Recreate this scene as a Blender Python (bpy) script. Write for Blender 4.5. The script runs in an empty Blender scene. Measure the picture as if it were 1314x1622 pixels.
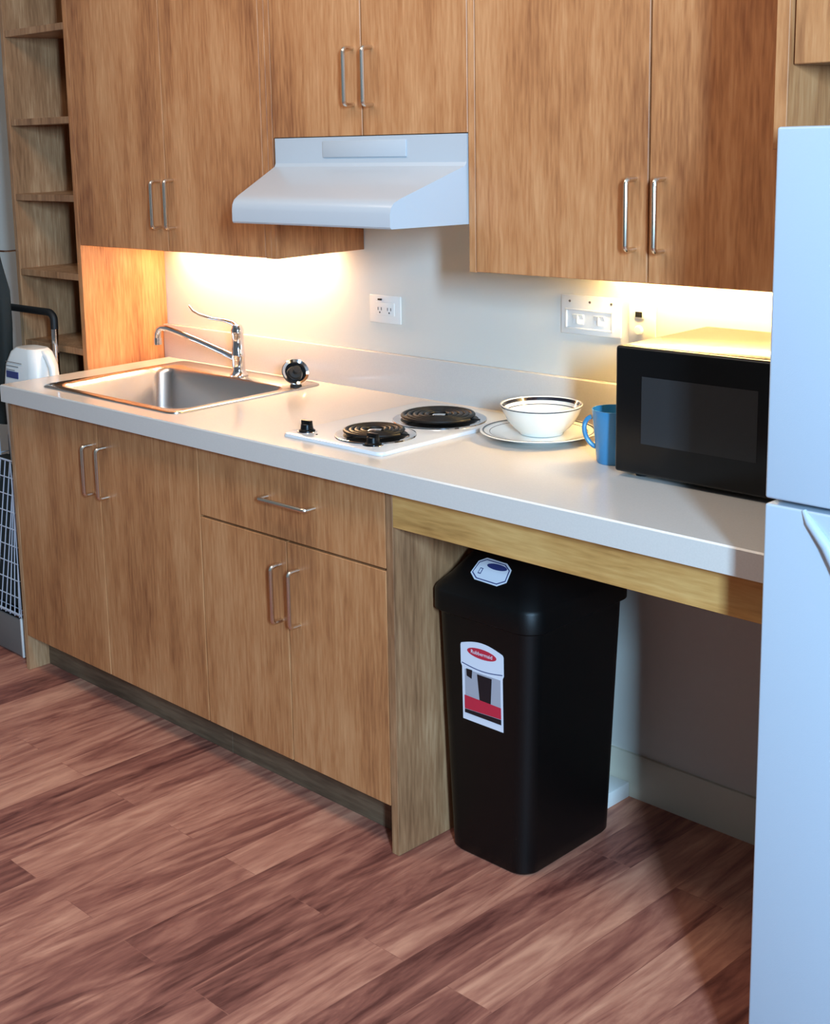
import bpy, bmesh, math, random
from mathutils import Vector, Matrix
random.seed(7)
S = bpy.context.scene
COL = S.collection
PI = math.pi

# ------------------------------------------------------------------ camera
CAM = bpy.data.cameras.new('camera')
cam = bpy.data.objects.new('camera', CAM)
COL.objects.link(cam)
cr = Vector((0.66469881, 0.7463431, -0.03387423))
cu = Vector((-0.11736117, 0.14908523, 0.98183499))
cf = Vector((-0.73783592, 0.64864903, -0.18668847))
M = Matrix(((cr.x, cu.x, -cf.x, 1.90674927), (cr.y, cu.y, -cf.y, -1.96740643), (cr.z, cu.z, -cf.z, 1.55273428), (0, 0, 0, 1)))
cam.matrix_world = M
CAM.sensor_fit = 'VERTICAL'
CAM.sensor_height = 24
CAM.lens = 32.2076
CAM.shift_x = 0.128294
CAM.shift_y = -0.117588
CAM.clip_start = 0.05
S.camera = cam

# ------------------------------------------------------------------ light and exposure
S.view_settings.view_transform = 'Standard'
S.view_settings.look = 'None'
S.view_settings.gamma = 1
S.view_settings.use_curve_mapping = False
S.view_settings.exposure = 0.08
W = bpy.data.worlds.new('world')
S.world = W
W.use_nodes = True
W.node_tree.nodes['Background'].inputs[0].default_value = (0.45, 0.62, 1.0, 1)
W.node_tree.nodes['Background'].inputs[1].default_value = 1.0

def area(name, loc, target, sx, sy, power, color, spread=PI):
    l = bpy.data.lights.new(name, 'AREA')
    l.shape = 'RECTANGLE'; l.size = sx; l.size_y = sy
    l.energy = power; l.color = color; l.spread = spread
    o = bpy.data.objects.new(name, l); COL.objects.link(o)
    o.location = loc
    o.rotation_euler = (Vector(target) - Vector(loc)).to_track_quat('-Z', 'Y').to_euler()
    return o
# daylight entering by the tall window in the right wall
area('window_daylight', (3.22, -2.42, 2.00), (-0.1, 0.25, 0.7), 0.24, 0.8, 250, (0.42, 0.70, 1.0))
# ceiling lamp over the middle of the room
area('ceiling_lamp_light', (-0.3, -0.62, 2.50), (-0.3, -0.62, 0), 2.2, 0.5, 20, (1.0, 0.83, 0.68))
# ------------------------------------------------------------------ helpers
def lin(c):
    return tuple(((v / 255) / 12.92 if v / 255 <= 0.04045 else ((v / 255 + 0.055) / 1.055) ** 2.4) for v in c) + (1,)

def mat(name, rgb, rough=0.5, metal=0.0, spec=0.5, bump=0, bscale=200, coat=0, vary=0, vscale=8):
    m = bpy.data.materials.new(name); m.use_nodes = True
    nt = m.node_tree; b = nt.nodes['Principled BSDF']
    b.inputs['Base Color'].default_value = lin(rgb)
    b.inputs['Roughness'].default_value = rough
    b.inputs['Metallic'].default_value = metal
    b.inputs['Specular IOR Level'].default_value = spec
    b.inputs['Coat Weight'].default_value = coat
    tc = nt.nodes.new('ShaderNodeTexCoord')
    if vary:
        n = nt.nodes.new('ShaderNodeTexNoise'); n.inputs['Scale'].default_value = vscale; n.inputs['Detail'].default_value = 4
        nt.links.new(tc.outputs['Object'], n.inputs['Vector'])
        mx = nt.nodes.new('ShaderNodeMix'); mx.data_type = 'RGBA'
        mx.inputs['A'].default_value = lin([max(0, v * (1 - vary)) for v in rgb]); mx.inputs['B'].default_value = lin([min(255, v * (1 + vary)) for v in rgb])
        nt.links.new(n.outputs['Fac'], mx.inputs['Factor']); nt.links.new(mx.outputs['Result'], b.inputs['Base Color'])
    if bump:
        n = nt.nodes.new('ShaderNodeTexNoise'); n.inputs['Scale'].default_value = bscale; n.inputs['Detail'].default_value = 3
        nt.links.new(tc.outputs['Object'], n.inputs['Vector'])
        bp = nt.nodes.new('ShaderNodeBump'); bp.inputs['Strength'].default_value = bump; bp.inputs['Distance'].default_value = 0.002
        nt.links.new(n.outputs['Fac'], bp.inputs['Height']); nt.links.new(bp.outputs['Normal'], b.inputs['Normal'])
    return m

def wood(name, dark, mid, light, vertical=True, seed=0.0, rough=0.42, grain=1.0):
    m = bpy.data.materials.new(name); m.use_nodes = True
    nt = m.node_tree; N = nt.nodes; L = nt.links; b = N['Principled BSDF']
    g = N.new('ShaderNodeNewGeometry')
    mp = N.new('ShaderNodeMapping'); mp.vector_type = 'POINT'
    mp.inputs['Location'].default_value = (seed, seed * 1.7, seed * 0.3)
    mp.inputs['Scale'].default_value = (16, 16, 0.9) if vertical else (0.9, 16, 16)
    L.new(g.outputs['Position'], mp.inputs['Vector'])
    n1 = N.new('ShaderNodeTexNoise'); n1.inputs['Scale'].default_value = 1.0; n1.inputs['Detail'].default_value = 5; n1.inputs['Distortion'].default_value = 0.6
    L.new(mp.outputs[0], n1.inputs['Vector'])
    mp2 = N.new('ShaderNodeMapping'); mp2.inputs['Scale'].default_value = (150, 150, 14) if vertical else (14, 150, 150)
    L.new(g.outputs['Position'], mp2.inputs['Vector'])
    n2 = N.new('ShaderNodeTexNoise'); n2.inputs['Scale'].default_value = 1.0; n2.inputs['Detail'].default_value = 4
    L.new(mp2.outputs[0], n2.inputs['Vector'])
    mp3 = N.new('ShaderNodeMapping'); mp3.inputs['Scale'].default_value = (5, 5, 2.5); mp3.inputs['Location'].default_value = (seed * 2, 3, seed)
    L.new(g.outputs['Position'], mp3.inputs['Vector'])
    n3 = N.new('ShaderNodeTexNoise'); n3.inputs['Scale'].default_value = 1.0; n3.inputs['Detail'].default_value = 3
    L.new(mp3.outputs[0], n3.inputs['Vector'])
    a = N.new('ShaderNodeMath'); a.operation = 'MULTIPLY_ADD'; a.inputs[1].default_value = 0.36; L.new(n1.outputs['Fac'], a.inputs[0])
    a2 = N.new('ShaderNodeMath'); a2.operation = 'MULTIPLY'; a2.inputs[1].default_value = 0.33 * grain; L.new(n2.outputs['Fac'], a2.inputs[0]); L.new(a2.outputs[0], a.inputs[2])
    a3 = N.new('ShaderNodeMath'); a3.operation = 'MULTIPLY_ADD'; a3.inputs[1].default_value = 0.34; L.new(n3.outputs['Fac'], a3.inputs[0]); L.new(a.outputs[0], a3.inputs[2])
    r = N.new('ShaderNodeValToRGB'); e = r.color_ramp.elements
    e[0].position = 0.36; e[0].color = lin(dark); e[1].position = 0.66; e[1].color = lin(light)
    k = e.new(0.51); k.color = lin(mid)
    L.new(a3.outputs[0], r.inputs[0]); L.new(r.outputs[0], b.inputs['Base Color'])
    b.inputs['Roughness'].default_value = rough
    b.inputs['Specular IOR Level'].default_value = 0.35
    bp = N.new('ShaderNodeBump'); bp.inputs['Strength'].default_value = 0.12; bp.inputs['Distance'].default_value = 0.001
    L.new(n2.outputs['Fac'], bp.inputs['Height']); L.new(bp.outputs['Normal'], b.inputs['Normal'])
    return m

def emit(name, rgb, strength):
    m = bpy.data.materials.new(name); m.use_nodes = True
    b = m.node_tree.nodes['Principled BSDF']
    b.inputs['Base Color'].default_value = (0.9, 0.9, 0.85, 1)
    b.inputs['Emission Color'].default_value = rgb + (1,)
    b.inputs['Emission Strength'].default_value = strength
    return m

def floor_mat():
    m = bpy.data.materials.new('vinyl_plank_floor'); m.use_nodes = True
    nt = m.node_tree; N = nt.nodes; L = nt.links; b = N['Principled BSDF']
    g = N.new('ShaderNodeNewGeometry')
    mp = N.new('ShaderNodeMapping'); mp.inputs['Rotation'].default_value = (0, 0, PI / 2); mp.inputs['Location'].default_value = (0.31, 0.06, 0)
    L.new(g.outputs['Position'], mp.inputs['Vector'])
    br = N.new('ShaderNodeTexBrick')
    br.offset = 0.37; br.offset_frequency = 2; br.squash = 1
    br.inputs['Color1'].default_value = (0, 0, 0, 1); br.inputs['Color2'].default_value = (1, 1, 1, 1); br.inputs['Mortar'].default_value = (0.3, 0.3, 0.3, 1)
    br.inputs['Scale'].default_value = 1; br.inputs['Mortar Size'].default_value = 0.0006; br.inputs['Mortar Smooth'].default_value = 0.3
    br.inputs['Brick Width'].default_value = 0.92; br.inputs['Row Height'].default_value = 0.108; br.inputs['Bias'].default_value = 0
    L.new(mp.outputs[0], br.inputs['Vector'])
    # streaks along each board, decorrelated from board to board by its own tone
    sh = N.new('ShaderNodeVectorMath'); sh.operation = 'MULTIPLY_ADD'; sh.inputs[1].default_value = (7.3, 11.1, 3.0)
    L.new(br.outputs['Color'], sh.inputs[0]); L.new(g.outputs['Position'], sh.inputs[2])
    m1 = N.new('ShaderNodeMapping'); m1.inputs['Scale'].default_value = (9, 1.1, 1); L.new(sh.outputs[0], m1.inputs['Vector'])
    n1 = N.new('ShaderNodeTexNoise'); n1.inputs['Scale'].default_value = 1.6; n1.inputs['Detail'].default_value = 7; n1.inputs['Roughness'].default_value = 0.6; n1.inputs['Distortion'].default_value = 1.8
    L.new(m1.outputs[0], n1.inputs['Vector'])
    m2 = N.new('ShaderNodeMapping'); m2.inputs['Scale'].default_value = (90, 14, 1); L.new(sh.outputs[0], m2.inputs['Vector'])
    n2 = N.new('ShaderNodeTexNoise'); n2.inputs['Scale'].default_value = 1.0; n2.inputs['Detail'].default_value = 5
    L.new(m2.outputs[0], n2.inputs['Vector'])
    s1 = N.new('ShaderNodeMath'); s1.operation = 'MULTIPLY'; s1.inputs[1].default_value = 0.20; L.new(br.outputs['Color'], s1.inputs[0])
    s2 = N.new('ShaderNodeMath'); s2.operation = 'MULTIPLY_ADD'; s2.inputs[1].default_value = 0.75; L.new(n1.outputs['Fac'], s2.inputs[0]); L.new(s1.outputs[0], s2.inputs[2])
    s3 = N.new('ShaderNodeMath'); s3.operation = 'MULTIPLY_ADD'; s3.inputs[1].default_value = 0.22; L.new(n2.outputs['Fac'], s3.inputs[0]); L.new(s2.outputs[0], s3.inputs[2])
    r = N.new('ShaderNodeValToRGB'); e = r.color_ramp.elements
    e[0].position = 0.40; e[0].color = lin((98, 52, 44)); e[1].position = 0.80; e[1].color = lin((216, 152, 122))
    k = e.new(0.54); k.color = lin((150, 90, 74)); k = e.new(0.66); k.color = lin((186, 122, 98))
    L.new(s3.outputs[0], r.inputs[0]); L.new(r.outputs[0], b.inputs['Base Color'])
    b.inputs['Roughness'].default_value = 0.5; b.inputs['Specular IOR Level'].default_value = 0.3
    bp = N.new('ShaderNodeBump'); bp.inputs['Strength'].default_value = 0.25; bp.inputs['Distance'].default_value = 0.001
    L.new(n2.outputs['Fac'], bp.inputs['Height']); L.new(bp.outputs['Normal'], b.inputs['Normal'])
    return m

class MB:
    """collects shapes, then links them as one mesh object"""
    def __init__(s): s.bm = bmesh.new()
    def box(s, x0, x1, y0, y1, z0, z1, bev=0.0, seg=2):
        t = bmesh.new()
        bmesh.ops.create_cube(t, size=1)
        bmesh.ops.scale(t, vec=(x1 - x0, y1 - y0, z1 - z0), verts=t.verts)
        bmesh.ops.translate(t, vec=((x0 + x1) / 2, (y0 + y1) / 2, (z0 + z1) / 2), verts=t.verts)
        if bev: bmesh.ops.bevel(t, geom=t.edges[:], offset=bev, segments=seg, profile=0.5, affect='EDGES')
        s.join(t); return s
    def join(s, t, mtx=None):
        if mtx: bmesh.ops.transform(t, matrix=mtx, verts=t.verts)
        vm = {v: s.bm.verts.new(v.co) for v in t.verts}
        for f in t.faces:
            try: s.bm.faces.new([vm[v] for v in f.verts])
            except ValueError: pass
        t.free()
    def loft(s, rings, cap0=True, cap1=True, closed=True):
        R = [[s.bm.verts.new(p) for p in r] for r in rings]
        n = len(R[0])
        for a, b in zip(R, R[1:]):
            for i in range(n if closed else n - 1):
                j = (i + 1) % n
                try: s.bm.faces.new((a[i], a[j], b[j], b[i]))
                except ValueError: pass
        if cap0: s.bm.faces.new(R[0][::-1])
        if cap1: s.bm.faces.new(R[-1])
        return s
    def tube(s, pts, r, n=10, caps=True, flat=1.0):
        pts = [Vector(p) for p in pts]
        rs = r if isinstance(r, (list, tuple)) else [r] * len(pts)
        rings = []; prev = None
        for i, p in enumerate(pts):
            t = (pts[min(i + 1, len(pts) - 1)] - pts[max(i - 1, 0)]).normalized()
            if prev is None:
                a = Vector((0, 0, 1)) if abs(t.z) < 0.9 else Vector((1, 0, 0))
                u = t.cross(a).normalized()
            else:
                u = (prev - t * prev.dot(t)).normalized()
            prev = u; v = t.cross(u)
            rings.append([p + (u * math.cos(2 * PI * k / n) + v * flat * math.sin(2 * PI * k / n)) * rs[i] for k in range(n)])
        return s.loft(rings, caps, caps)
    def lathe(s, prof, c=(0, 0, 0), n=48, axis=None):
        rings = []
        mt = Matrix.Translation(c) @ (axis if axis else Matrix.Identity(4))
        for r, z in prof:
            rings.append([mt @ Vector((max(r, 1e-5) * math.cos(2 * PI * k / n), max(r, 1e-5) * math.sin(2 * PI * k / n), z)) for k in range(n)])
        return s.loft(rings, True, True)
    def band(s, prof, c=(0, 0, 0), n=72):
        P = [[Vector(c) + Vector((r * math.cos(2 * PI * k / n), r * math.sin(2 * PI * k / n), z)) for r, z in prof] for k in range(n)]
        return s.loft(P + [P[0]], False, False)
    def prism(s, poly, axis, a, b, bev=0.0):
        """poly in the two other axes, extruded along axis from a to b"""
        def mk(p, t):
            if axis == 'X': return (t, p[0], p[1])
            if axis == 'Y': return (p[0], t, p[1])
            return (p[0], p[1], t)
        t = bmesh.new()
        A = [t.verts.new(mk(p, a)) for p in poly]; B = [t.verts.new(mk(p, b)) for p in poly]
        n = len(poly)
        for i in range(n): t.faces.new((A[i], A[(i + 1) % n], B[(i + 1) % n], B[i]))
        t.faces.new(A[::-1]); t.faces.new(B)
        if bev: bmesh.ops.bevel(t, geom=t.edges[:], offset=bev, segments=2, profile=0.5, affect='EDGES')
        s.join(t); return s
    def build(s, name, m, parent=None, origin=None, smooth=35, kind=None):
        bm = s.bm
        bmesh.ops.recalc_face_normals(bm, faces=bm.faces)
        o0 = Vector(origin) if origin else (parent.matrix_world.translation.copy() if parent else Vector((0, 0, 0)))
        pw = Vector((0, 0, 0))
        p = parent
        while p is not None:
            pw += p.location; p = p.parent
        if parent is not None and origin is None: o0 = pw
        bmesh.ops.translate(bm, vec=-o0, verts=bm.verts)
        me = bpy.data.meshes.new(name); bm.to_mesh(me); bm.free()
        me.shade_smooth()
        try: me.set_sharp_from_angle(angle=math.radians(smooth))
        except Exception: pass
        me.materials.append(m)
        o = bpy.data.objects.new(name, me); COL.objects.link(o)
        if parent is not None:
            o.parent = parent; o.location = o0 - pw
        else: o.location = o0
        if kind: o['kind'] = kind
        return o

def thing(name, label, cat, loc, group=None, rz=0):
    o = bpy.data.objects.new(name, None); COL.objects.link(o)
    o.location = loc; o.rotation_euler = (0, 0, rz); o.empty_display_size = 0.05
    o['label'] = label; o['category'] = cat
    if group: o['group'] = group
    return o
def tag(o, label, cat, group=None):
    o['label'] = label; o['category'] = cat
    if group: o['group'] = group
    return o
def rrect(cx, cy, w, d, r, z, n=6):
    pts = []
    for (sx, sy, a0) in ((1, 1, 0), (-1, 1, 90), (-1, -1, 180), (1, -1, 270)):
        for k in range(n + 1):
            a = math.radians(a0 + 90 * k / n)
            pts.append(Vector((cx + sx * (w / 2 - r) + r * math.cos(a), cy + sy * (d / 2 - r) + r * math.sin(a), z)))
    return pts

# ------------------------------------------------------------------ materials
WOOD = wood('honey_maple_laminate', (134, 80, 48), (182, 122, 76), (206, 150, 102))
WOODH = wood('honey_maple_laminate_horizontal', (156, 108, 56), (200, 148, 84), (220, 172, 106), vertical=False)
WOODD = wood('maple_shelf_laminate', (122, 84, 56), (162, 118, 82), (196, 154, 114), seed=4)
TOE = wood('shade_toned_toe_board', (70, 54, 40), (96, 76, 58), (120, 98, 76), vertical=False, seed=2)  # toe boards coloured darker, with the shade of the recess put into the wood tones
INNER = mat('cabinet_inner_board', (150, 120, 88), 0.6)
COUNTER = mat('off_white_laminate', (205, 198, 190), 0.16, spec=0.5, vary=0.03, vscale=300)
WALL = mat('painted_wall', (214, 210, 200), 0.75, bump=0.15, bscale=500)
WALLK = mat('painted_room_wall', (150, 146, 138), 0.8)
CEIL = mat('ceiling_paint', (225, 222, 215), 0.85)
BASE = mat('vinyl_base', (212, 204, 184), 0.55)
HOODM = mat('hood_enamel', (186, 190, 194), 0.3, coat=0.2)
CHROME = mat('polished_chrome', (225, 225, 228), 0.08, metal=1)
NICKEL = mat('satin_nickel', (226, 216, 200), 0.25, metal=1)
STEEL = mat('brushed_stainless', (205, 200, 196), 0.24, metal=1, bump=0.05, bscale=300)
WHITE = mat('white_enamel', (206, 210, 214), 0.22, coat=0.3)
FRIDGEM = mat('white_fridge_enamel', (178, 190, 202), 0.35, bump=0.12, bscale=700)
PLASTW = mat('white_plastic', (228, 226, 220), 0.4)
BLACK = mat('black_plastic', (8, 8, 9), 0.3, spec=.3)
BLACKM = mat('matte_black_plastic', (6, 6, 6), 0.42, spec=.3, bump=0.15, bscale=900)
RUBBER = mat('black_rubber', (12, 12, 12), 0.6)
IRON = mat('burner_coil_iron', (16, 15, 15), 0.42, metal=0.4)
GLASSD = mat('dark_oven_glass', (44, 44, 45), 0.3, spec=.25, vary=0.12, vscale=900)
CERAM = mat('white_ceramic', (236, 232, 222), 0.12, coat=0.4)
NAVY = mat('navy_band_glaze', (22, 22, 34), 0.15, coat=0.4)
BLUE = mat('blue_glaze', (50, 122, 166), 0.25, coat=0.3)
GREYP = mat('grey_sheet_metal', (110, 102, 96), 0.5)
WIRE = mat('zinc_wire', (214, 218, 228), 0.3, metal=0.3)
CLOTH = mat('black_nylon', (22, 28, 26), 0.8, bump=0.5, bscale=90)
LABELW = mat('label_white', (225, 225, 232), 0.45)
RED = mat('label_red', (196, 40, 62), 0.45)
DARKP = mat('label_black', (22, 20, 26), 0.45)
GREYL = mat('label_grey', (170, 168, 176), 0.45)
BLUEL = mat('label_navy', (46, 56, 110), 0.45)

# ------------------------------------------------------------------ dimensions
YW = 0.5873; YU = 0.2792; ZC = 0.870; ZCB = 0.821; YC = -0.0306; ZUL = 1.239; ZUM = 1.534
XA = -1.5178; XC1 = -1.082; X12 = -0.6529; XC2 = -0.3404; XPL = -0.0255; XEND = 0.862; XS = -1.533
ZB = 0.1085; ZD = 0.642; TOPZ = 2.12

# ------------------------------------------------------------------ room shell
X0, X1, YF0, ZT = -3.0, 3.1, -4.6, 3.5
MB().box(X0 - .1, X1 + .1, YF0 - .1, YW + .1, -.1, 0).build('floor', floor_mat(), kind='structure')
MB().box(X0 - .1, X1 + .1, YF0 - .1, YW + .1, ZT, ZT + .1).build('ceiling', CEIL, kind='structure')
MB().box(X0 - .1, X1 + .1, YW, YW + .1, 0, ZT).build('wall_back', WALL, kind='structure')
MB().box(X0 - .1, X0, YF0, YW, 0, ZT).build('wall_left', WALLK, kind='structure')
MB().box(X0 - .1, X1 + .1, YF0 - .1, YF0, 0, ZT).build('wall_front', WALLK, kind='structure')
WY0, WY1, WZ0, WZ1 = -2.78, -2.06, 1.42, 2.56
w = MB()
w.box(X1, X1 + .1, YF0, WY0, 0, ZT).box(X1, X1 + .1, WY1, YW, 0, ZT).box(X1, X1 + .1, WY0, WY1, 0, WZ0).box(X1, X1 + .1, WY0, WY1, WZ1, ZT)
w.build('wall_right', WALLK, kind='structure')
w = MB()
w.box(X1 - .02, X1 + .1, WY0 - .05, WY0, WZ0 - .05, WZ1 + .05, .004).box(X1 - .02, X1 + .1, WY1, WY1 + .05, WZ0 - .05, WZ1 + .05, .004)
w.box(X1 - .02, X1 + .1, WY0, WY1, WZ0 - .05, WZ0, .004).box(X1 - .02, X1 + .1, WY0, WY1, WZ1, WZ1 + .05, .004)
w.build('window_1', PLASTW, kind='structure')
MB().prism([(YW - .014, 0), (YW - .014, .092), (YW - .008, .104), (YW, .104), (YW, 0)], 'X', -.004, XEND).build('baseboard_back', BASE, kind='structure')

# ------------------------------------------------------------------ cabinets
def pull(mb, x, y, z0, z1, d=0.03, r=0.0051, horizontal=False):
    """bar pull standing d proud of the face at y"""
    c = 0.009; pts = []
    def P(a, b): pts.append((a, y - b, x) if horizontal else (x, y - b, a))
    P(z0, -.001); P(z0, d - c)
    for k in range(1, 5):
        a = PI / 2 * k / 5; P(z0 + c - c * math.cos(a), d - c + c * math.sin(a))
    P(z0 + c, d); P(z1 - c, d)
    for k in range(1, 5):
        a = PI / 2 * k / 5; P(z1 - c + c * math.sin(a), d - c + c * math.cos(a))
    P(z1, d - c); P(z1, -.001)
    mb.tube(pts, r, 10)
def door(root, x0, x1, z0, z1, y, hx, hz0, hz1, name='door', m=None, th=0.019):
    d = MB().box(x0, x1, y, y + th, z0, z1, .0012, 1).build(name, m or WOOD, root)
    if hx is not None:
        h = MB(); pull(h, hx, y, hz0, hz1); h.build('handle', NICKEL, d)
    return d
G = 0.0018
# base cabinet under the sink
b1 = thing('base_cabinet', 'wooden base cabinet with two doors below the steel sink', 'cabinet', ((XA + X12) / 2, .3, 0), 'base cabinets under the counter')
MB().box(XA - .016, XA, 0, YW - .002, 0, ZCB - .001, .001, 1).build('side_panel', WOODD, b1)
c = MB(); c.box(X12 - .018, X12 - G / 2 - .0005, .02, YW - .002, ZB, ZCB - .001).box(XA, X12 - .018, .02, YW - .002, ZB, ZB + .018).box(XA, X12 - .018, YW - .01, YW - .002, ZB, ZCB - .001)
c.build('carcass', INNER, b1)
door(b1, XA + .003, XC1 - G, ZB + .001, ZCB - .006, 0, -1.1131, .6155, .7483)
door(b1, XC1 + G, X12 - G, ZB + .001, ZCB - .006, 0, -1.0475, .6165, .7505)
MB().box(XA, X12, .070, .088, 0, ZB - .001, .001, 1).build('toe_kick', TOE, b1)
# base cabinet with drawer
b2 = thing('base_cabinet', 'wooden base cabinet with a drawer above two doors, below the cooktop', 'cabinet', ((X12 + XPL) / 2, .3, 0), 'base cabinets under the counter')
MB().box(XPL, -.005, 0, YW - .002, 0, ZCB - .001, .001, 1).build('side_panel', WOODD, b2)['label'] = 'tall end panel reaching down to the floor'
c = MB(); c.box(X12 + .0005, X12 + .018, .02, YW - .002, ZB, ZCB - .001).box(X12 + .018, XPL, .02, YW - .002, ZB, ZB + .018).box(X12 + .018, XPL, YW - .01, YW - .002, ZB, ZCB - .001).box(X12 + .018, XPL, .02, .04, ZD - .02, ZD + .02)
c.build('carcass', INNER, b2)
dr = MB().box(X12 + G, XPL - .002, 0, .019, ZD + .003, ZCB - .006, .0012, 1).build('drawer', WOOD, b2)
h = MB(); pull(h, .7358, 0, -.400, -.243, horizontal=True); h.build('handle', NICKEL, dr)
door(b2, X12 + G, XC2 - G, ZB + .001, ZD - .0025, 0, -.3628, .4483, .582)
door(b2, XC2 + G, XPL - .002, ZB + .001, ZD - .0025, 0, -.3032, .4505, .581)
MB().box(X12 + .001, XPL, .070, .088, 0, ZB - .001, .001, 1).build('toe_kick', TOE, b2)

# upper cabinets
def upper(label, x0, x1, zb, doors, side_l=True, side_r=True, y=YU):
    u = thing('wall_cabinet', label, 'cabinet', ((x0 + x1) / 2, .45, zb), 'wall cabinets above the counter and fridge')
    t = .018
    MB().box(x0, x0 + t, y + (.021 if not side_l else 0), YW - .002, zb, TOPZ, .0008, 1).build('side_panel', WOOD, u)
    MB().box(x1 - t, x1, y + (.021 if not side_r else 0), YW - .002, zb, TOPZ, .0008, 1).build('side_panel', WOOD, u)
    c = MB(); c.box(x0 + t, x1 - t, y + .021, YW - .002, zb + .014, zb + .032).box(x0 + t, x1 - t, y + .021, YW - .002, TOPZ - .018, TOPZ).box(x0 + t, x1 - t, YW - .01, YW - .002, zb + .032, TOPZ - .018)
    c.build('carcass', INNER, u)
    for a, b, hx, h0, h1 in doors: door(u, a, b, zb + .001, TOPZ - .002, y, hx, h0, h1)
    return u
ul = upper('wooden wall cabinet with two doors above the sink', XS, -.657, ZUL,
           [(XS + .001, -1.0985 - G, -1.1289, 1.305, 1.4287), (-1.0985 + G, -.6985, -1.0678, 1.305, 1.432)], side_l=False)
# right panel of this one shows as a pale strip beside its door
MB().box(-.6965, -.676, YU, YU + .019, ZUL, TOPZ, .0008, 1).build('filler_strip', WOOD, ul)
um = upper('short wooden wall cabinet with two doors above the white range hood', -.6562, -.0335, ZUM,
           [(-.6545, -.3455 - G, -.3736, 1.6047, 1.7299), (-.3455 + G, -.0345, -.3133, 1.6026, 1.7287)], side_l=False, side_r=False)
ur = upper('wide wooden wall cabinet with two doors above the microwave', -.0325, .845, ZUL + .002,
           [(-.0125, .4105 - G, .3809, 1.3065, 1.4404), (.4105 + G, .843, .4431, 1.3055, 1.4406)], side_r=False)
# tall panel beside the fridge
fp = MB().box(.8462, .8572, YU - .002, YW - .002, 1.50, TOPZ).box(.8365, .8572, -.04, YU - .003, 1.50, TOPZ, .0008, 1).build('end_panel', WOOD, origin=(.846, .27, 1.5))
tag(fp, 'narrow wooden end panel above the fridge, right of the wide wall cabinet', 'panel')
uf = thing('wall_cabinet', 'wooden cabinet above the fridge, only its lower left corner in view', 'cabinet', (1.2, .2, 1.622), 'wall cabinets above the counter and fridge')
s = MB(); s.box(.8575, .8755, -.009, YW - .002, 1.622, TOPZ).box(1.50, 1.518, -.009, YW - .002, 1.622, TOPZ).box(.8755, 1.50, -.009, YW - .002, 1.622, 1.64).box(.8755, 1.5, YW - .01, YW - .002, 1.64, TOPZ)
s.build('carcass', INNER, uf)
door(uf, .8605, 1.187, 1.6225, TOPZ - .002, -.03, 1.155, 1.68, 1.81)
door(uf, 1.190, 1.517, 1.6225, TOPZ - .002, -.03, 1.222, 1.68, 1.81)

# open shelf tower at the left end
sh = thing('shelf_unit', 'tall narrow open wooden shelf unit left of the sink counter', 'shelf', (-1.72, .43, 0))
SX0 = -1.905; SX1 = -1.5335
MB().box(SX1 - .0215, SX1, YU, YW - .002, 0, TOPZ, .0008, 1).build('side_panel', WOOD, sh)
MB().box(SX0, SX0 + .019, YU, YW - .002, 0, TOPZ, .0008, 1).build('side_panel', WOODD, sh)
MB().box(SX0 + .019, SX1 - .0215, YW - .012, YW - .002, 0, TOPZ).build('back_panel', WOODD, sh)
for z in (.10, .42, .68, .907, 1.133, 1.366, 1.594, 1.86, TOPZ - .02):
    MB().box(SX0 + .019, SX1 - .0215, YU + .003, YW - .012, z, z + .02, .0008, 1).build('shelf', WOODD, sh)

# ------------------------------------------------------------------ counter
ct = thing('countertop', 'long off-white laminate countertop with backsplash', 'countertop', (-.35, .25, ZCB))
RX0, RX1, RY0, RY1 = -1.375, -.80, .055, .455      # hole for the sink
m = MB()
x0, x1, y0, y1 = -1.5165, XEND, YC, YW - .0215
bm = m.bm
def ring(z, inner):
    if inner: return [bm.verts.new(p) for p in ((RX0, RY0, z), (RX1, RY0, z), (RX1, RY1, z), (RX0, RY1, z))]
    return [bm.verts.new(p) for p in ((x0, y0, z), (x1, y0, z), (x1, y1, z), (x0, y1, z))]
def ringi(z, d):
    return [bm.verts.new(p) for p in ((x0 + d, y0 + d, z), (x1, y0 + d, z), (x1, y1, z), (x0 + d, y1, z))]
o1, o1b, o2, i1, i2 = ringi(ZC, .003), ring(ZC - .003, False), ring(ZCB, False), ring(ZC, True), ring(ZCB, True)
for k in range(4):
    j = (k + 1) % 4
    bm.faces.new((o1[k], o1[j], i1[j], i1[k])); bm.faces.new((o1[k], o1[j], o1b[j], o1b[k])); bm.faces.new((o1b[k], o1b[j], o2[j], o2[k]))
    bm.faces.new((o2[k], o2[j], i2[j], i2[k])); bm.faces.new((i1[k], i1[j], i2[j], i2[k]))
m.build('counter_slab', COUNTER, ct)
MB().box(-1.5325, XEND, YW - .0215, YW - .001, ZCB, .9725, .002).build('backsplash', COUNTER, ct)
MB().box(-.0045, XEND - .001, 0, .018, .7395, ZCB - .001, .0008, 1).build('apron', WOODH, ct)

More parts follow.
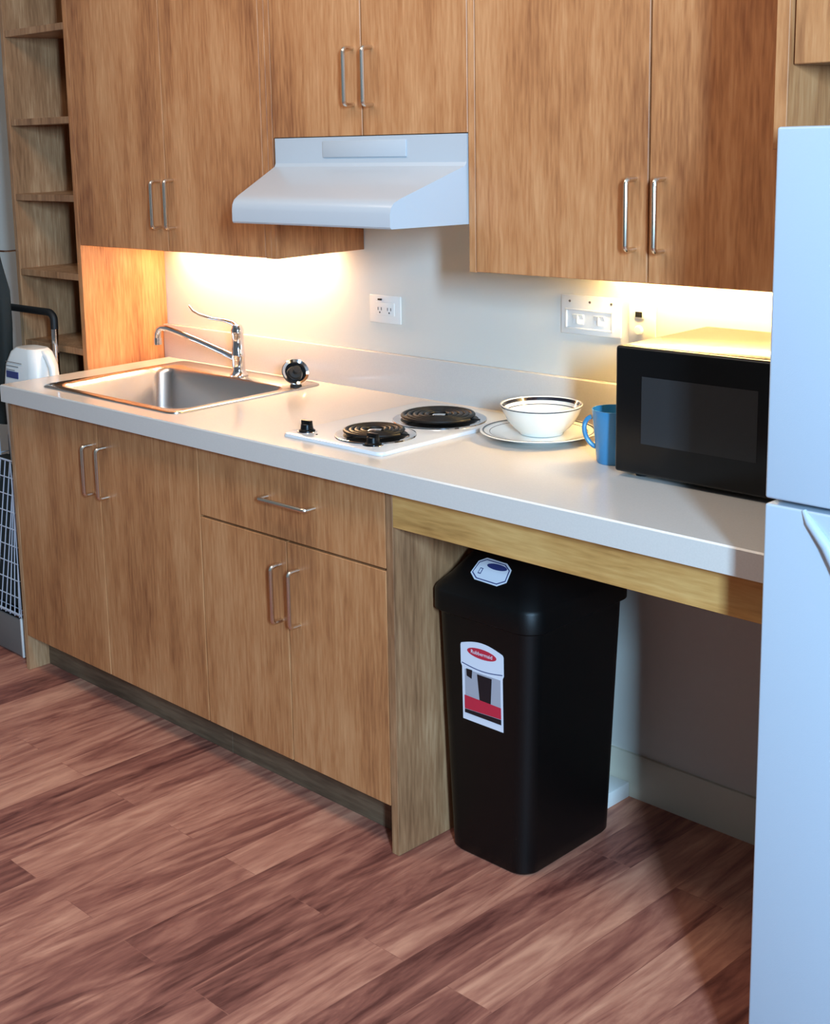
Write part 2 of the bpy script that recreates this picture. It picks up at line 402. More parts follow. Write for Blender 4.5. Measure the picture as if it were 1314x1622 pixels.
# ------------------------------------------------------------------ sink
sk = thing('kitchen_sink', 'stainless steel drop-in sink at the left end of the counter', 'sink', (-1.09, .29, ZC))
m = MB()
cx, cy = -1.0875, .2835; Wd, Dp = .620, .512
bx, by, bw, bd = -1.0875, .2525, .555, .385
m.loft([rrect(cx, cy, Wd, Dp, .03, ZC + .0005), rrect(cx, cy, Wd - .001, Dp - .001, .03, ZC + .003), rrect(cx, cy, Wd - .012, Dp - .012, .026, ZC + .005),
        rrect(cx, cy, Wd - .026, Dp - .026, .022, ZC + .0032),
        rrect(bx, by, bw + .006, bd + .006, .05, ZC + .003), rrect(bx, by, bw, bd, .05, ZC - .001), rrect(bx, by, bw - .012, bd - .012, .05, ZC - .012),
        rrect(bx, by, bw - .03, bd - .03, .055, ZC - .11), rrect(bx, by, bw - .06, bd - .06, .05, ZC - .138), rrect(bx, by, bw - .11, bd - .11, .04, ZC - .150),
        rrect(bx, by, .12, .12, .055, ZC - .154), rrect(bx, by, .09, .09, .043, ZC - .156)], cap0=False)
m.build('basin', STEEL, sk, smooth=50)
MB().lathe([(.040, 0), (.040, .003), (.032, .003), (.028, .0005), (.004, .0005)], (bx, by, ZC - .155), 32).build('drain', CHROME, sk)

# ------------------------------------------------------------------ faucet
fx, fy = -1.058, .474; zb = ZC + .0035
fa = thing('faucet', 'chrome single-lever faucet on the rear edge of the sink', 'faucet', (fx, fy, zb))
m = MB()
m.lathe([(.026, 0), (.026, .004), (.021, .010), (.0185, .018), (.018, .05), (.0195, .054), (.0195, .066), (.018, .07), (.0165, .095), (.0165, .118), (.0185, .122), (.0180, .133), (.013, .145), (.004, .150)], (fx, fy, zb), 32)
m.build('faucet_body', CHROME, fa)
m = MB()
sp = [(fx - .010, fy - .002, zb + .050), (fx - .05, fy - .008, zb + .062), (fx - .14, fy - .02, zb + .086), (fx - .23, fy - .034, zb + .108), (fx - .275, fy - .040, zb + .117), (fx - .298, fy - .043, zb + .118), (fx - .312, fy - .045, zb + .112), (fx - .318, fy - .046, zb + .098), (fx - .319, fy - .046, zb + .082)]
m.tube(sp, [.011, .010, .0085, .0085, .0088, .009, .0095, .0105, .0105], 14)
m.tube([(fx - .319, fy - .046, zb + .086), (fx - .319, fy - .046, zb + .066)], .0125, 16)
m.build('spout', CHROME, fa)
m = MB()
m.tube([(fx, fy, zb + .140), (fx - .012, fy - .004, zb + .150), (fx - .04, fy - .010, zb + .156), (fx - .09, fy - .016, zb + .158), (fx - .14, fy - .022, zb + .166), (fx - .168, fy - .025, zb + .176), (fx - .184, fy - .026, zb + .190)],
       [.011, .010, .0075, .006, .0055, .005, .0035], 12, flat=.7)
m.build('lever', CHROME, fa)

# sink strainer leaning on the corner of the rim
st = thing('sink_strainer', 'small round chrome sink strainer with black stopper beside the faucet', 'strainer', (-.806, .462, ZC + .004))
tilt = Matrix.Rotation(math.radians(66), 4, Vector((0.70, -0.55, 0)).normalized()) if False else Vector((.74, -.40, .52)).normalized().to_track_quat('Z', 'Y').to_matrix().to_4x4()
cc = (-.809, .465, ZC + .042)
MB().lathe([(.004, -.020), (.020, -.019), (.028, -.006), (.037, .0), (.038, .003), (.036, .005), (.029, .002), (.022, -.012), (.004, -.014)], cc, 32, tilt).build('strainer_basket', CHROME, st)
nv = tilt @ Vector((0, 0, 1))
MB().lathe([(.004, -.013), (.0165, -.0125), (.0190, -.004), (.0170, .0015), (.008, .003), (.007, .018), (.010, .020), (.010, .024), (.003, .025)], cc, 24, tilt).build('stopper', RUBBER, st)
MB().lathe([(.016, 0), (.016, .004), (.011, .010), (.008, .014), (.003, .015)], (-.806, .462, ZC + .0035), 24).build('foot', RUBBER, st)

# ------------------------------------------------------------------ cooktop
ck = thing('electric_cooktop', 'white two-burner electric coil cooktop set in the counter', 'cooktop', (-.235, .28, ZC))
cx, cy = -.2345, .2825
m = MB()
m.loft([rrect(cx, cy, .318, .480, .018, ZC + .0003), rrect(cx, cy, .318, .480, .018, ZC + .003), rrect(cx, cy, .312, .474, .016, ZC + .0075), rrect(cx, cy, .302, .464, .014, ZC + .0085)])
m.build('top_plate', WHITE, ck)
for (px, py, R) in ((-.206, .158, .076), (-.206, .370, .094)):
    z = ZC + .0085
    MB().lathe([(R + .016, 0), (R + .015, .003), (R + .009, .0045), (R + .002, .0025), (R - .004, .0012), (.001, .0012)], (px, py, z), 48).build('drip_pan', CHROME, ck)
    MB().lathe([(R - .003, .0013), (R - .004, .0020), (.001, .0020)], (px, py, z), 48).build('pan_liner', IRON, ck)
    m = MB(); turns = 5 if R > .08 else 4; n = int(turns * 36); pts = []; r0 = .022
    for k in range(n + 1):
        t = k / n; a = t * turns * 2 * PI; rr = r0 + (R - .004 - r0) * t
        pts.append((px + rr * math.cos(a), py + rr * math.sin(a), z + .0125))
    e = Vector(pts[-1]); d = (e - Vector((px, py, z + .0125))).normalized()
    m.tube(pts, .0054, 8, flat=.8)
    for k in range(3):
        a = k * 2 * PI / 3 + .4
        m.tube([(px + .012 * math.cos(a), py + .012 * math.sin(a), z + .006), (px + (R + .004) * math.cos(a), py + (R + .004) * math.sin(a), z + .006)], .0022, 6)
    m.build('burner_coil', IRON, ck)
    MB().lathe([(.017, 0), (.017, .010), (.014, .012), (.001, .012)], (px, py, z + .002), 24).build('burner_cap', CHROME, ck)
for (px, py, rz) in ((-.355, .088, .3), (-.144, .088, -.2)):
    z = ZC + .0085
    m = MB(); m.lathe([(.019, 0), (.019, .003), (.015, .006), (.0135, .017), (.012, .0185), (.001, .0185)], (px, py, z), 28)
    k = m.build('knob', BLACK, ck)
    t = MB(); t.box(px - .0145, px + .0145, py - .005, py + .005, z + .010, z + .026, .0015); t.build('knob_grip', BLACK, k)
    MB().lathe([(.0235, 0), (.023, .0012), (.001, .0012)], (px, py, z), 28).build('knob_bezel', CHROME, ck)
for p in ((-.312, .078), (-.192, .088)): MB().lathe([(.0028, 0), (.0025, .0012), (.001, .0014)], (p[0], p[1], ZC + .0085), 12).build('indicator', RUBBER, ck)

# ------------------------------------------------------------------ range hood
hd = thing('range_hood', 'white metal range hood under the short middle cabinet', 'hood', (-.342, .4, 1.343))
xl, xr, tl, tr = -.648, -.036, -.602, -.089
def hx(y):
    f = min(1, max(0, (YU - y) / (YU - .0967))); return xl + (tl - xl) * f, xr + (tr - xr) * f
prof = [(YW - .002, 1.343), (YW - .002, 1.5335), (YU - .001, 1.5335), (YU - .001, 1.474), (YU - .006, 1.466), (.150, 1.4165), (.122, 1.4055), (.106, 1.3965), (.099, 1.386), (.0967, 1.374), (.0967, 1.347), (.100, 1.343)]
m = MB(); bm = m.bm
A = []; B = []
for (y, z) in prof:
    a, b = hx(y); A.append(bm.verts.new((a, y, z))); B.append(bm.verts.new((b, y, z)))
n = len(prof)
for i in range(n - 1): bm.faces.new((A[i], A[i + 1], B[i + 1], B[i]))
mA = bm.verts.new((hx(YU)[0], YU, 1.343)); mB = bm.verts.new((hx(YU)[1], YU, 1.343))
for V, mv in ((A, mA), (B, mB)):
    bm.faces.new((V[0], V[1], V[2], V[3], mv)); bm.faces.new([mv] + V[3:])
# underside with a recess
a0, b0 = hx(.100); a1, b1_ = hx(YU)
U = [(a0 + .02, .118, 1.343), (b0 - .02, .118, 1.343), (b1_ - .02, YU, 1.343), (b1_ - .02, YW - .03, 1.343), (a1 + .02, YW - .03, 1.343), (a1 + .02, YU, 1.343)]
Uv = [bm.verts.new(p) for p in U]; Ut = [bm.verts.new((p[0], p[1], 1.372)) for p in U]
for i in range(6): bm.faces.new((Uv[i], Uv[(i + 1) % 6], Ut[(i + 1) % 6], Ut[i]))
bm.faces.new(Ut)
bm.faces.new((A[-1], B[-1], Uv[1], Uv[0])); bm.faces.new((B[-1], mB, Uv[2], Uv[1])); bm.faces.new((mB, B[0], Uv[3], Uv[2]))
bm.faces.new((B[0], A[0], Uv[4], Uv[3])); bm.faces.new((A[0], mA, Uv[5], Uv[4])); bm.faces.new((mA, A[-1], Uv[0], Uv[5]))
m.build('hood_shell', HOODM, hd, smooth=28)
MB().box(-.4765, -.2090, YU - .0045, YU - .0005, 1.487, 1.5245, .0015).build('vent_cover', HOODM, hd)
m = MB(); m.box(-.55, -.14, .2, .5, 1.362, 1.3715, .002); m.build('grease_filter', STEEL, hd)

# ------------------------------------------------------------------ under cabinet lamps
def strip(label, xa, xb, y, z, rgb, s):
    t = thing('under_cabinet_light', label, 'lamp', ((xa + xb) / 2, y, z), 'strip lights under the wall cabinets')
    MB().box(xa, xb, y - .02, y + .02, z - .012, z, .002).build('housing', PLASTW, t)
    MB().box(xa + .01, xb - .01, y - .014, y + .014, z - .0165, z - .0121, .001, 1).build('diffuser', emit('lamp_diffuser', rgb, s), t)
strip('warm strip light glowing under the cabinet above the sink', -1.44, -.78, .545, ZUL + .013, (1.0, .60, .31), 140)
strip('yellow strip light glowing under the cabinet above the microwave', .13, .82, .545, ZUL + .015, (1.0, .68, .27), 125)

# ------------------------------------------------------------------ wall plates
def plate(m, x0, x1, z0, z1, th=.005, y=YW): m.box(x0, x1, y - th, y - .0002, z0, z1, .0018)
wo = thing('wall_outlet', 'white wall outlet between sink and cooktop below the hood', 'outlet', (-.583, YW, 1.086))
m = MB(); plate(m, -.6395, -.5275, 1.0495, 1.122); m.build('cover_plate', PLASTW, wo)
m = MB(); plate(m, -.615, -.548, 1.070, 1.104, .007); m.build('receptacle', PLASTW, wo)
m = MB()
for px in (-.600, -.566):
    m.box(px - .007, px - .005, YW - .0074, YW - .0068, 1.083, 1.091).box(px + .005, px + .007, YW - .0074, YW - .0068, 1.083, 1.091).box(px - .002, px + .002, YW - .0074, YW - .0068, 1.0755, 1.0795)
m.box(-.606, -.593, YW - .009, YW - .0045, 1.109, 1.1135, .001)
m.build('slots', RUBBER, wo)

ws = thing('light_switch', 'wide white wall plate with two rocker switches in a raised frame', 'switch', (.061, YW, 1.118))
m = MB(); plate(m, -.020, .143, 1.074, 1.163); m.build('cover_plate', PLASTW, ws)
m = MB(); a, b, z0, z1 = -.006, .1228, 1.0855, 1.132
m.box(a, b, YW - .0085, YW - .004, z1 - .004, z1, .001).box(a, b, YW - .0085, YW - .004, z0, z0 + .004, .001).box(a, a + .004, YW - .0085, YW - .004, z0, z1, .001).box(b - .004, b, YW - .0085, YW - .004, z0, z1, .001)
m.build('frame', PLASTW, ws)
for px in (.030, .087):
    m = MB(); m.prism([(YW - .004, 1.098), (YW - .0085, 1.098), (YW - .006, 1.109), (YW - .0115, 1.120), (YW - .004, 1.120)], 'X', px - .014, px + .014); m.build('rocker', PLASTW, ws)
    MB().box(px - .002, px + .002, YW - .013, YW - .006, 1.1, 1.118, .0006, 1).build('rocker_edge', PLASTW, ws)
for px in (.005, .060, .118): MB().lathe([(.0032, 0), (.003, .0015), (.001, .002)], (px, YW - .005, 1.149), 12, Matrix.Rotation(PI / 2, 4, 'X')).build('screw', NICKEL, ws)
wt = thing('wall_control', 'white wall plate with small black window and round button above the microwave', 'switch', (.197, YW, 1.113))
m = MB(); plate(m, .163, .231, 1.066, 1.160); m.build('cover_plate', PLASTW, wt)
m = MB(); plate(m, .1775, .2035, 1.1225, 1.1425, .008); m.build('display_frame', PLASTW, wt)
MB().box(.182, .199, YW - .0088, YW - .0078, 1.126, 1.138).build('display', RUBBER, wt)
MB().lathe([(.011, 0), (.011, .004), (.008, .007), (.001, .0075)], (.190, YW - .004, 1.097), 24, Matrix.Rotation(PI / 2, 4, 'X')).build('button', PLASTW, wt)

# ------------------------------------------------------------------ microwave
mx0, mx1, my, mz0, mz1 = .3765, .8560, .2276, .8800, 1.1272
mw = thing('microwave_oven', 'black microwave oven standing on the counter beside the fridge', 'microwave', (.605, .385, ZC))
MB().box(mx0 + .001, mx1 - .001, my + .020, .545, mz0 + .002, mz1 - .001, .004).build('cabinet_body', mat('microwave_enamel', (52, 44, 36), .22, coat=.3), mw)
dx = .715
d = MB().box(mx0, dx, my, my + .0195, mz0, mz1, .006, 3).build('door', BLACK, mw)
m = MB(); m.loft([[Vector((x, my - .0006, z)) for x, z in ((.4365, .9425), (.676, .9425), (.676, 1.0725), (.4365, 1.0725))], [Vector((x, my + .002, z)) for x, z in ((.4365, .9425), (.676, .9425), (.676, 1.0725), (.4365, 1.0725))]])
m.build('door_window', GLASSD, d)
cp = MB().box(dx + .0015, mx1, my, my + .0195, mz0, mz1, .006, 3).build('control_panel', BLACK, mw)
MB().box(.735, .815, my - .0008, my + .002, 1.06, 1.09, .0004, 1).build('display', GLASSD, cp)
for r_ in range(4):
    for c_ in range(3):
        MB().box(.737 + c_ * .027, .757 + c_ * .027, my - .001, my + .002, 1.025 - r_ * .022, 1.039 - r_ * .022, .0004, 1).build('button', GREYP, cp)
for px, py in ((.415, .265), (.79, .265), (.415, .52), (.79, .52)):
    MB().lathe([(.012, 0), (.013, .012), (.013, .0115)], (px, py, ZC + .0002), 16).build('foot', RUBBER, mw)

# ------------------------------------------------------------------ dishes
pl = thing('dinner_plate', 'white dinner plate with a dark rim band under the bowl', 'plate', (.062, .395, ZC))
MB().lathe([(.001, .002), (.068, .002), (.070, .0003), (.074, .0003), (.078, .004), (.100, .010), (.124, .016), (.1275, .0175), (.1275, .0185), (.124, .0190), (.100, .0135), (.082, .008), (.074, .006), (.001, .006)], (.062, .395, ZC + .0002), 72).build('plate_body', CERAM, pl)
MB().band([(.1185, .0180), (.1222, .0187), (.1222, .0191), (.1185, .0184)], (.062, .395, ZC + .0003), 72).build('rim_band', NAVY, pl)
MB().band([(.1055, .0147), (.1068, .0150), (.1068, .0153), (.1055, .0150)], (.062, .395, ZC + .0003), 72).build('inner_line', NAVY, pl)
bc = (.053, .417, ZC + .0068)
bo = thing('soup_bowl', 'white soup bowl with dark bands inside the rim, sitting on the plate', 'bowl', bc)
MB().lathe([(.001, .0037), (.0425, .0037), (.0444, 0), (.0483, 0), (.0505, .005), (.0625, .015), (.0745, .030), (.0835, .047), (.0888, .062), (.0897, .0651), (.0873, .0656), (.0812, .0539), (.0722, .034), (.0590, .018), (.0444, .0093), (.001, .0084)], bc, 72).build('bowl_body', CERAM, bo)
MB().band([(0.0859, 0.0632), (0.0825, 0.0568), (0.0818, 0.0570), (0.0852, 0.0636)], bc, 72).build('rim_band', NAVY, bo)
MB().band([(0.0889, 0.0607), (0.0895, 0.0629), (0.0888, 0.0629), (0.0882, 0.0607)], bc, 72).build('outer_line', NAVY, bo)
MB().band([(0.0792, 0.0493), (0.0785, 0.0478), (0.0781, 0.0480), (0.0788, 0.0495)], bc, 72).build('inner_line', NAVY, bo)
mc = (.314, .318, ZC + .0002)
mg = thing('coffee_mug', 'tall blue mug beside the microwave', 'mug', mc)
MB().lathe([(.001, .002), (.029, .002), (.031, 0), (.034, .0), (.036, .004), (.038, .03), (.0415, .07), (.0455, .108), (.0455, .110), (.0435, .110), (.039, .07), (.0345, .02), (.031, .008), (.001, .007)], mc, 56).build('mug_body', BLUE, mg)
hdir = Vector((-.90, -.42, 0)).normalized(); pts = []
for k in range(15):
    a = math.radians(80 - 160 * k / 14); zc_ = .060
    r = .024 * math.cos(a) + .0; base = .0395 + .006 * (math.sin(a))
    p = Vector(mc) + hdir * (base - .003 + r) + Vector((0, 0, zc_ + .032 * math.sin(a))); pts.append(p)
MB().tube(pts, .0048, 10).build('handle', BLUE, mg)

# ------------------------------------------------------------------ trash can
TC = (.1385, .272, 0); TR = math.radians(0.6)
tc = thing('trash_can', 'tall slim black plastic trash can under the open end of the counter', 'trash can', TC, rz=TR)
def lobj(mb, name, m_, parent, smooth=35):      # geometry in the local space of the rotated thing
    bm = mb.bm; bmesh.ops.recalc_face_normals(bm, faces=bm.faces)
    me = bpy.data.meshes.new(name); bm.to_mesh(me); bm.free(); me.shade_smooth(); me.set_sharp_from_angle(angle=math.radians(smooth)); me.materials.append(m_)
    o = bpy.data.objects.new(name, me); COL.objects.link(o); o.parent = parent; return o
BW, BD, TW, TD, BH = .216, .314, .262, .332, .552
m = MB()
rg = []
for t, z in ((0, 0), (0.0, .006), (.05, .03), (.5, .28), (.97, .53), (1, BH)):
    sh_ = .004 if z == 0 else 0
    rg.append(rrect(0, 0, BW + (TW - BW) * t - 2 * sh_, BD + (TD - BD) * t - 2 * sh_, .04, z, 8))
m.loft(rg); body = lobj(m, 'can_body', BLACKM, tc)
m = MB()
m.loft([rrect(0, 0, TW + .006, TD + .006, .042, BH - .012, 8), rrect(0, 0, TW + .022, TD + .022, .045, BH - .006, 8), rrect(0, 0, TW + .022, TD + .022, .045, BH + .034, 8), rrect(0, 0, TW + .014, TD + .014, .042, BH + .042, 8),
        rrect(0, .002, TW - .03, TD - .03, .04, BH + .066, 8), rrect(0, .012, TW - .085, TD - .10, .03, BH + .108, 8), rrect(0, .012, TW - .105, TD - .12, .025, BH + .112, 8)])
lid = lobj(m, 'lid', BLACKM, tc)
# label on the front face: local x to the right, z up, face leans with the taper
def fy_(z): return -(BD + (TD - BD) * z / BH) / 2 - .0006
def onface(poly, off): return [Vector((x, fy_(z) - off, z)) for x, z in poly]
def sticker(name, poly, m_, parent, off, f=onface):
    b = MB(); a = f(poly, off); c_ = f(poly, off - .0005)
    b.loft([c_, a]); return lobj(b, name, m_, parent)
SX, SZ, SWd, SH = -.053, .314, .108, .178
def sp_(u, v): return (SX + u * SWd, SZ + v * SH)
out = [sp_(0, 0), sp_(1, 0), sp_(1, .66), sp_(1.03, .70), sp_(1.03, .93)] + [sp_(1.03 - .02 - 1.02 * k / 12, .95 + .07 * math.sin(PI * (k + .3) / 12.6)) for k in range(13)] + [sp_(-.03, .93), sp_(-.03, .70), sp_(0, .66)]
stk = sticker('front_label', out, LABELW, body, .0006)
stk['label'] = 'white label with a red oval logo and a small picture of the can'
def oval(cx_, cz_, rx, rz_, n=28): return [sp_(cx_ + rx * math.cos(2 * PI * k / n), cz_ + rz_ * math.sin(2 * PI * k / n)) for k in range(n)]
sticker('logo_oval', oval(.5, .885, .36, .062), RED, stk, .0011)
sticker('photo_panel', [sp_(.07, .28), sp_(.95, .28), sp_(.95, .64), sp_(.07, .64)], GREYL, stk, .0011)
sticker('pictured_can', [sp_(.44, .27), sp_(.70, .25), sp_(.74, .62), sp_(.38, .62)], DARKP, stk, .0016)
sticker('pictured_can', [sp_(.12, .56), sp_(.24, .54), sp_(.26, .65), sp_(.11, .65)], DARKP, stk, .0016)
sticker('red_band', [sp_(.06, .14), sp_(.96, .16), sp_(.96, .30), sp_(.06, .31)], RED, stk, .0021)
sticker('black_band', [sp_(.06, .09), sp_(.96, .09), sp_(.96, .155), sp_(.06, .135)], DARKP, stk, .0021)
ln = [sp_(.0, .705)] + [sp_(k / 10, .705 - .035 * math.sin(PI * k / 10)) for k in range(1, 10)] + [sp_(1, .705), sp_(1, .715)] + [sp_(1 - k / 10, .715 - .035 * math.sin(PI * k / 10)) for k in range(1, 10)] + [sp_(0, .715)]
sticker('divider_line', ln, BLUEL, stk, .0012)
def text(txt, size, m_, parent, mtx, name='lettering'):
    cu_ = bpy.data.curves.new('t', 'FONT'); cu_.body = txt; cu_.size = size; cu_.align_x = 'CENTER'; cu_.align_y = 'CENTER'; cu_.extrude = .00015; cu_.resolution_u = 2
    o = bpy.data.objects.new('t', cu_); COL.objects.link(o)
    bpy.context.view_layer.update()
    me = bpy.data.meshes.new_from_object(o.evaluated_get(bpy.context.evaluated_depsgraph_get()))
    bpy.data.objects.remove(o); me.transform(mtx); me.materials.clear(); me.materials.append(m_)
    r = bpy.data.objects.new(name, me); COL.objects.link(r); r.parent = parent; return r
def facemtx(u, v, off):
    x, z = sp_(u, v); lean = math.atan2((TD - BD) / 2, BH)
    return Matrix.Translation((x, fy_(z) - off, z)) @ Matrix.Rotation(PI / 2 + lean, 4, 'X')
text('Rubbermaid', .0118, LABELW, stk, facemtx(.5, .885, .0016))
# lid sticker on the front slope of the lid
def lidf(poly, off):
    r = []
    y0_, z0_ = -(TD - .03) / 2 + .002, BH + .066; y1_, z1_ = -(TD - .10) / 2 + .012, BH + .108
    dy, dz = y1_ - y0_, z1_ - z0_; L_ = math.hypot(dy, dz); ny, nz = -dz / L_, dy / L_
    for u, v in poly:
        r.append(Vector((u, y0_ + dy * v / L_ + ny * (off + .0004), z0_ + dz * v / L_ + nz * (off + .0004))))
    return r
L0 = math.hypot(.045, .042)
lp = [(-.048, .018), (-.030, .005), (.030, .003), (.048, .016), (.044, .046), (.026, .058), (-.028, .060), (-.044, .048)]
ls = sticker('lid_label', [(x - .004, v) for x, v in lp], LABELW, lid, .0006, lidf)
sticker('label_line', [(x * .93 - .004, .031 + (v - .031) * .88) for x, v in lp], BLUEL, ls, .0009, lidf)
sticker('label_field', [(x * .88 - .004, .031 + (v - .031) * .80) for x, v in lp], LABELW, ls, .0012, lidf)
sticker('logo_oval', [(.004 + .026 * math.cos(2 * PI * k / 24), .044 + .007 * math.sin(2 * PI * k / 24)) for k in range(24)], BLUEL, ls, .0016, lidf)
sticker('symbol', [(-.034, .020), (-.026, .020), (-.026, .034), (-.034, .034)], BLUEL, ls, .0016, lidf)
sticker('symbol_field', [(-.0322, .022), (-.0278, .022), (-.0278, .032), (-.0322, .032)], LABELW, ls, .0020, lidf)

# small white box against the wall behind the can
m = MB(); m.box(.095, .190, .485, .570, .0005, .038, .003); bx_ = m.build('floor_box', PLASTW, origin=(.145, .53, 0))
tag(bx_, 'small white box on the floor behind the trash can', 'box')

# ------------------------------------------------------------------ refrigerator
fz, fx0, fx1, fyf = 1.534, .9035, 1.52, -.151
fr = thing('refrigerator', 'white top-freezer refrigerator at the right edge', 'refrigerator', (1.21, .2, 0))
MB().box(fx0 + .004, fx1 - .004, fyf + .066, .545, .03, fz - .002, .006).build('fridge_body', FRIDGEM, fr)
MB().box(fx0, fx1, fyf, fyf + .060, .998, fz, .004, 3).build('freezer_door', FRIDGEM, fr)
dd = MB().box(fx0, fx1, fyf, fyf + .060, .075, .990, .004, 3).build('fridge_door', FRIDGEM, fr)
m = MB(); m.tube([(fx0 + .060, fyf + .003, .989), (fx0 + .072, fyf - .001, .974), (fx0 + .10, fyf - .004, .945), (fx0 + .125, fyf - .004, .90), (fx0 + .14, fyf - .003, .84), (fx0 + .145, fyf + .001, .77)], [.004, .007, .009, .009, .008, .004], 12); m.build('grip_contour', FRIDGEM, dd)
MB().box(fx0 + .01, fx1 - .01, fyf + .03, fyf + .064, .01, .072, .004).build('kick_grille', GREYP, fr)
MB().box(fx0 + .006, fx1 - .006, fyf + .0605, fyf + .0655, .08, fz - .006).build('door_gasket', GREYP, fr)
for hz0, hz1 in ((1.03, 1.30), (.60, .95)):
    m = MB(); m.tube([(fx1 - .05, fyf - .001, hz0), (fx1 - .05, fyf - .035, hz0 + .02), (fx1 - .05, fyf - .035, hz1 - .02), (fx1 - .05, fyf - .001, hz1)], .010, 12); m.build('handle', FRIDGEM, fr)
for px in (fx0 + .05, fx1 - .05):
    for py in (-.02, .5): MB().lathe([(.015, 0), (.015, .031)], (px, py, .0002), 12).build('foot', RUBBER, fr)

# ------------------------------------------------------------------ cart with jug and coat at the left
sc = thing('shopping_cart', 'folding wire shopping cart with black-gripped chrome handle left of the base cabinet', 'cart', (-1.75, .14, 0))
CX0, CX1, CYF, CYB = -1.955, -1.605, .035, .235
m = MB(); zt = .615
m.tube([(CX1 - .012, CYB + .005, .05), (CX1 - .03, CYB + .005, .6), (-1.650, CYB + .008, .86), (-1.650, CYB + .010, .99)], .0105, 12)
m.tube([(CX0 + .012, CYB + .005, .05), (CX0 + .02, CYB + .005, .6), (-1.925, CYB + .008, .86), (-1.925, CYB + .010, .99)], .0085, 12)
m.build('handle_frame', CHROME, sc)
m = MB(); hp = []
for k in range(7): a = PI / 2 * k / 6; hp.append((-1.650 - .03 + .03 * math.cos(a), CYB + .010, 1.012 + .022 * math.sin(a)))
hq = [(-1.597 * 2 + 1.597 - p[0] - 1.925 - .075 + 0, p[1], p[2]) for p in hp]
hq = [(-1.925 - (p[0] + 1.650), p[1], p[2]) for p in hp][::-1]
m.tube([(-1.650, CYB + .010, .985)] + hp + hq + [(-1.925, CYB + .010, .985)], .0115, 12); m.build('grip', RUBBER, sc)
m = MB()
nx = 13; yb_, yt_ = CYF, CYF + .012
for k in range(nx + 1):
    x = CX0 + (CX1 - CX0) * k / nx
    m.tube([(x - .012, yb_, .13), (min(x + .085, CX1), yt_, zt)], .0019, 6)
for k in range(10):
    z = .14 + (zt - .14) * k / 9; yy = yb_ + (yt_ - yb_) * k / 9
    m.tube([(CX0, yy - .002, z), (CX1, yy - .002, z)], .0018 if k not in (0, 9) else .003, 6)
for k in range(7):
    y = CYF + (CYB - CYF) * k / 6
    for x in (CX0, CX1): m.tube([(x, y, .13), (x, y, zt)], .0019, 6)
    m.tube([(CX0, y, .135), (CX1, y, .135)], .0019, 6)
for k in range(0, 10, 2):
    z = .14 + (zt - .14) * k / 9
    for x in (CX0, CX1): m.tube([(x, CYF, z), (x, CYB, z)], .0018, 6)
for k in range(nx + 1):
    x = CX0 + (CX1 - CX0) * k / nx
    m.tube([(x, CYB, .13), (x, CYB, zt)], .0019, 6)
m.build('wire_basket', WIRE, sc)
m = MB(); m.box(CX0, CX1 - .012, CYF, CYF + .006, .006, .122, .001); m.build('front_plate', GREYP, sc)
m = MB(); m.box(CX1 - .010, CX1 - .001, CYF - .002, CYF + .008, .003, .128, .002); m.build('edge_trim', PLASTW, sc)
for x in (CX0 - .012, CX1 - .02):
    mt = Matrix.Rotation(PI / 2, 4, 'Y'); MB().lathe([(.01, -.008), (.045, -.009), (.050, -.006), (.050, .006), (.045, .009), (.01, .008)], (x, CYB - .03, .0505), 28, mt).build('wheel', RUBBER, sc)
m = MB(); m.box(CX0 + .004, CX1 - .004, CYF + .02, CYB - .004, .142, .56, .02); bag = m.build('bag_liner', CLOTH, sc)
bag['label'] = 'dark cloth liner inside the wire basket'

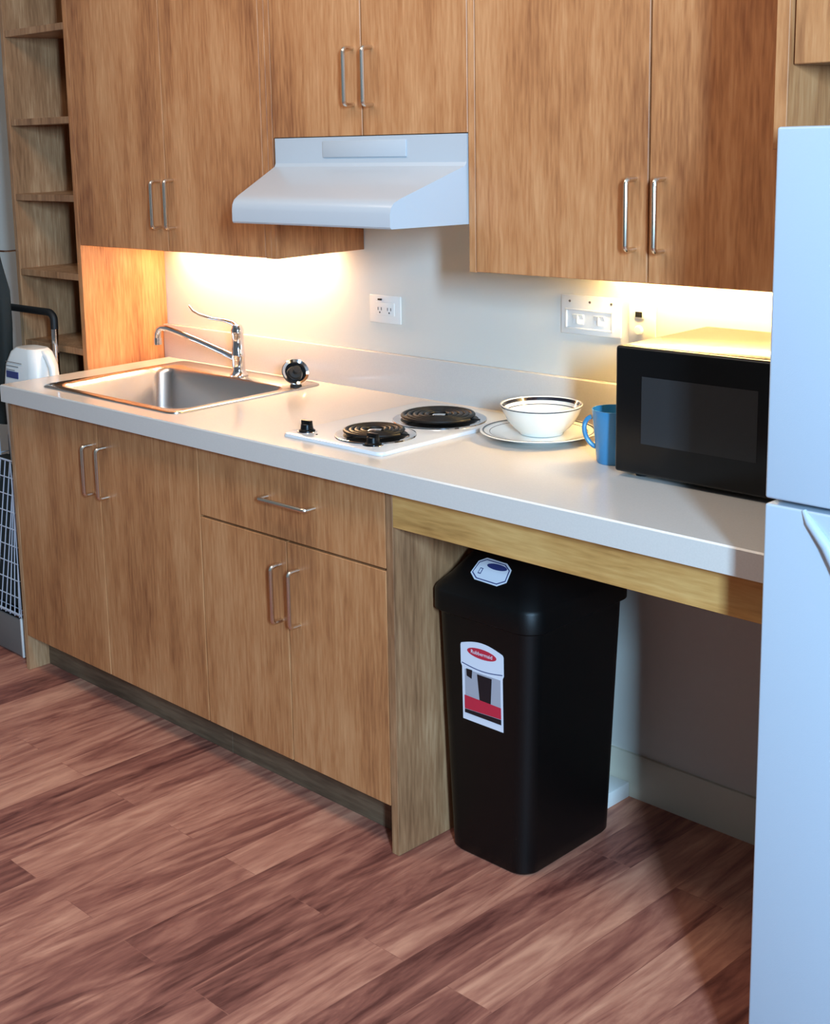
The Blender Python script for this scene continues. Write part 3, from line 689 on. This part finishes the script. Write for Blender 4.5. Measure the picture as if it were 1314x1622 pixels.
jg = thing('detergent_jug', 'white plastic jug standing on the wire cart left of the counter', 'jug', (-1.672, .168, .5605))
m = MB(); jx, jy = -1.672, .168
m.loft([rrect(jx, jy, .17, .09, .03, .5605), rrect(jx, jy, .19, .105, .035, .575), rrect(jx, jy, .20, .11, .035, .80), rrect(jx + .005, jy, .185, .10, .035, .885), rrect(jx + .01, jy, .15, .085, .035, .925), rrect(jx + .012, jy, .11, .07, .03, .938)])
m.build('jug_body', PLASTW, jg)
m = MB(); m.tube([(jx + .072, jy, .925), (jx + .098, jy, .915), (jx + .118, jy, .885), (jx + .120, jy, .84), (jx + .095, jy, .80)], .011, 12); m.build('handle', PLASTW, jg)
m = MB(); m.box(jx - .055, jx + .01, jy - .0545, jy - .0515, .848, .868); m.build('printed_mark', BLUEL, jg)
m = MB()
for k in range(3): m.box(jx - .06, jx + .03 - .02 * k, jy - .052, jy - .0505, .895 - .012 * k, .8965 - .012 * k)
m.build('printed_lines', GREYP, jg)

# black coat hanging left of the shelves
m = MB(); n = 28; rg = []
for z, hw, dpt in ((1.34, .02, .015), (1.30, .05, .025), (1.22, .095, .036), (1.10, .150, .040), (1.0, .15, .042), (.9, .14, .042), (.81, .125, .042), (.70, .11, .040), (.68, .10, .036)):
    rg.append([Vector((-1.925 + (hw + .005 * math.sin(7 * 2 * PI * k / n + z * 5)) * math.cos(2 * PI * k / n), .165 + (dpt + .006 * math.sin(5 * 2 * PI * k / n + z * 3)) * math.sin(2 * PI * k / n), z)) for k in range(n)])
m.loft(rg); co = thing('hanging_coat', 'black coat hanging in front of the open shelves, cut by the left picture edge', 'coat', (-1.925, .165, .68))
m.build('coat_body', CLOTH, co, smooth=60)
m = MB(); m.tube([(-1.896, .16, 1.23), (-1.896, .20, 1.215), (-1.896, .24, 1.21), (-1.896, .2788, 1.21)], .003, 8); m.build('hook', CHROME, co)

# ceiling lamp
cl = thing('ceiling_lamp', 'long flat white lamp hanging from the ceiling over the counter front', 'lamp', (-.3, -.62, 2.53))
for px in (-1.1, .5):
    MB().tube([(px, -.62, 2.565), (px, -.62, 3.4995)], .006, 10).build('rod', CHROME, cl)
m = MB(); m.box(-1.42, .82, -.89, -.35, 2.53, 2.57, .004); m.build('lamp_housing', PLASTW, cl)
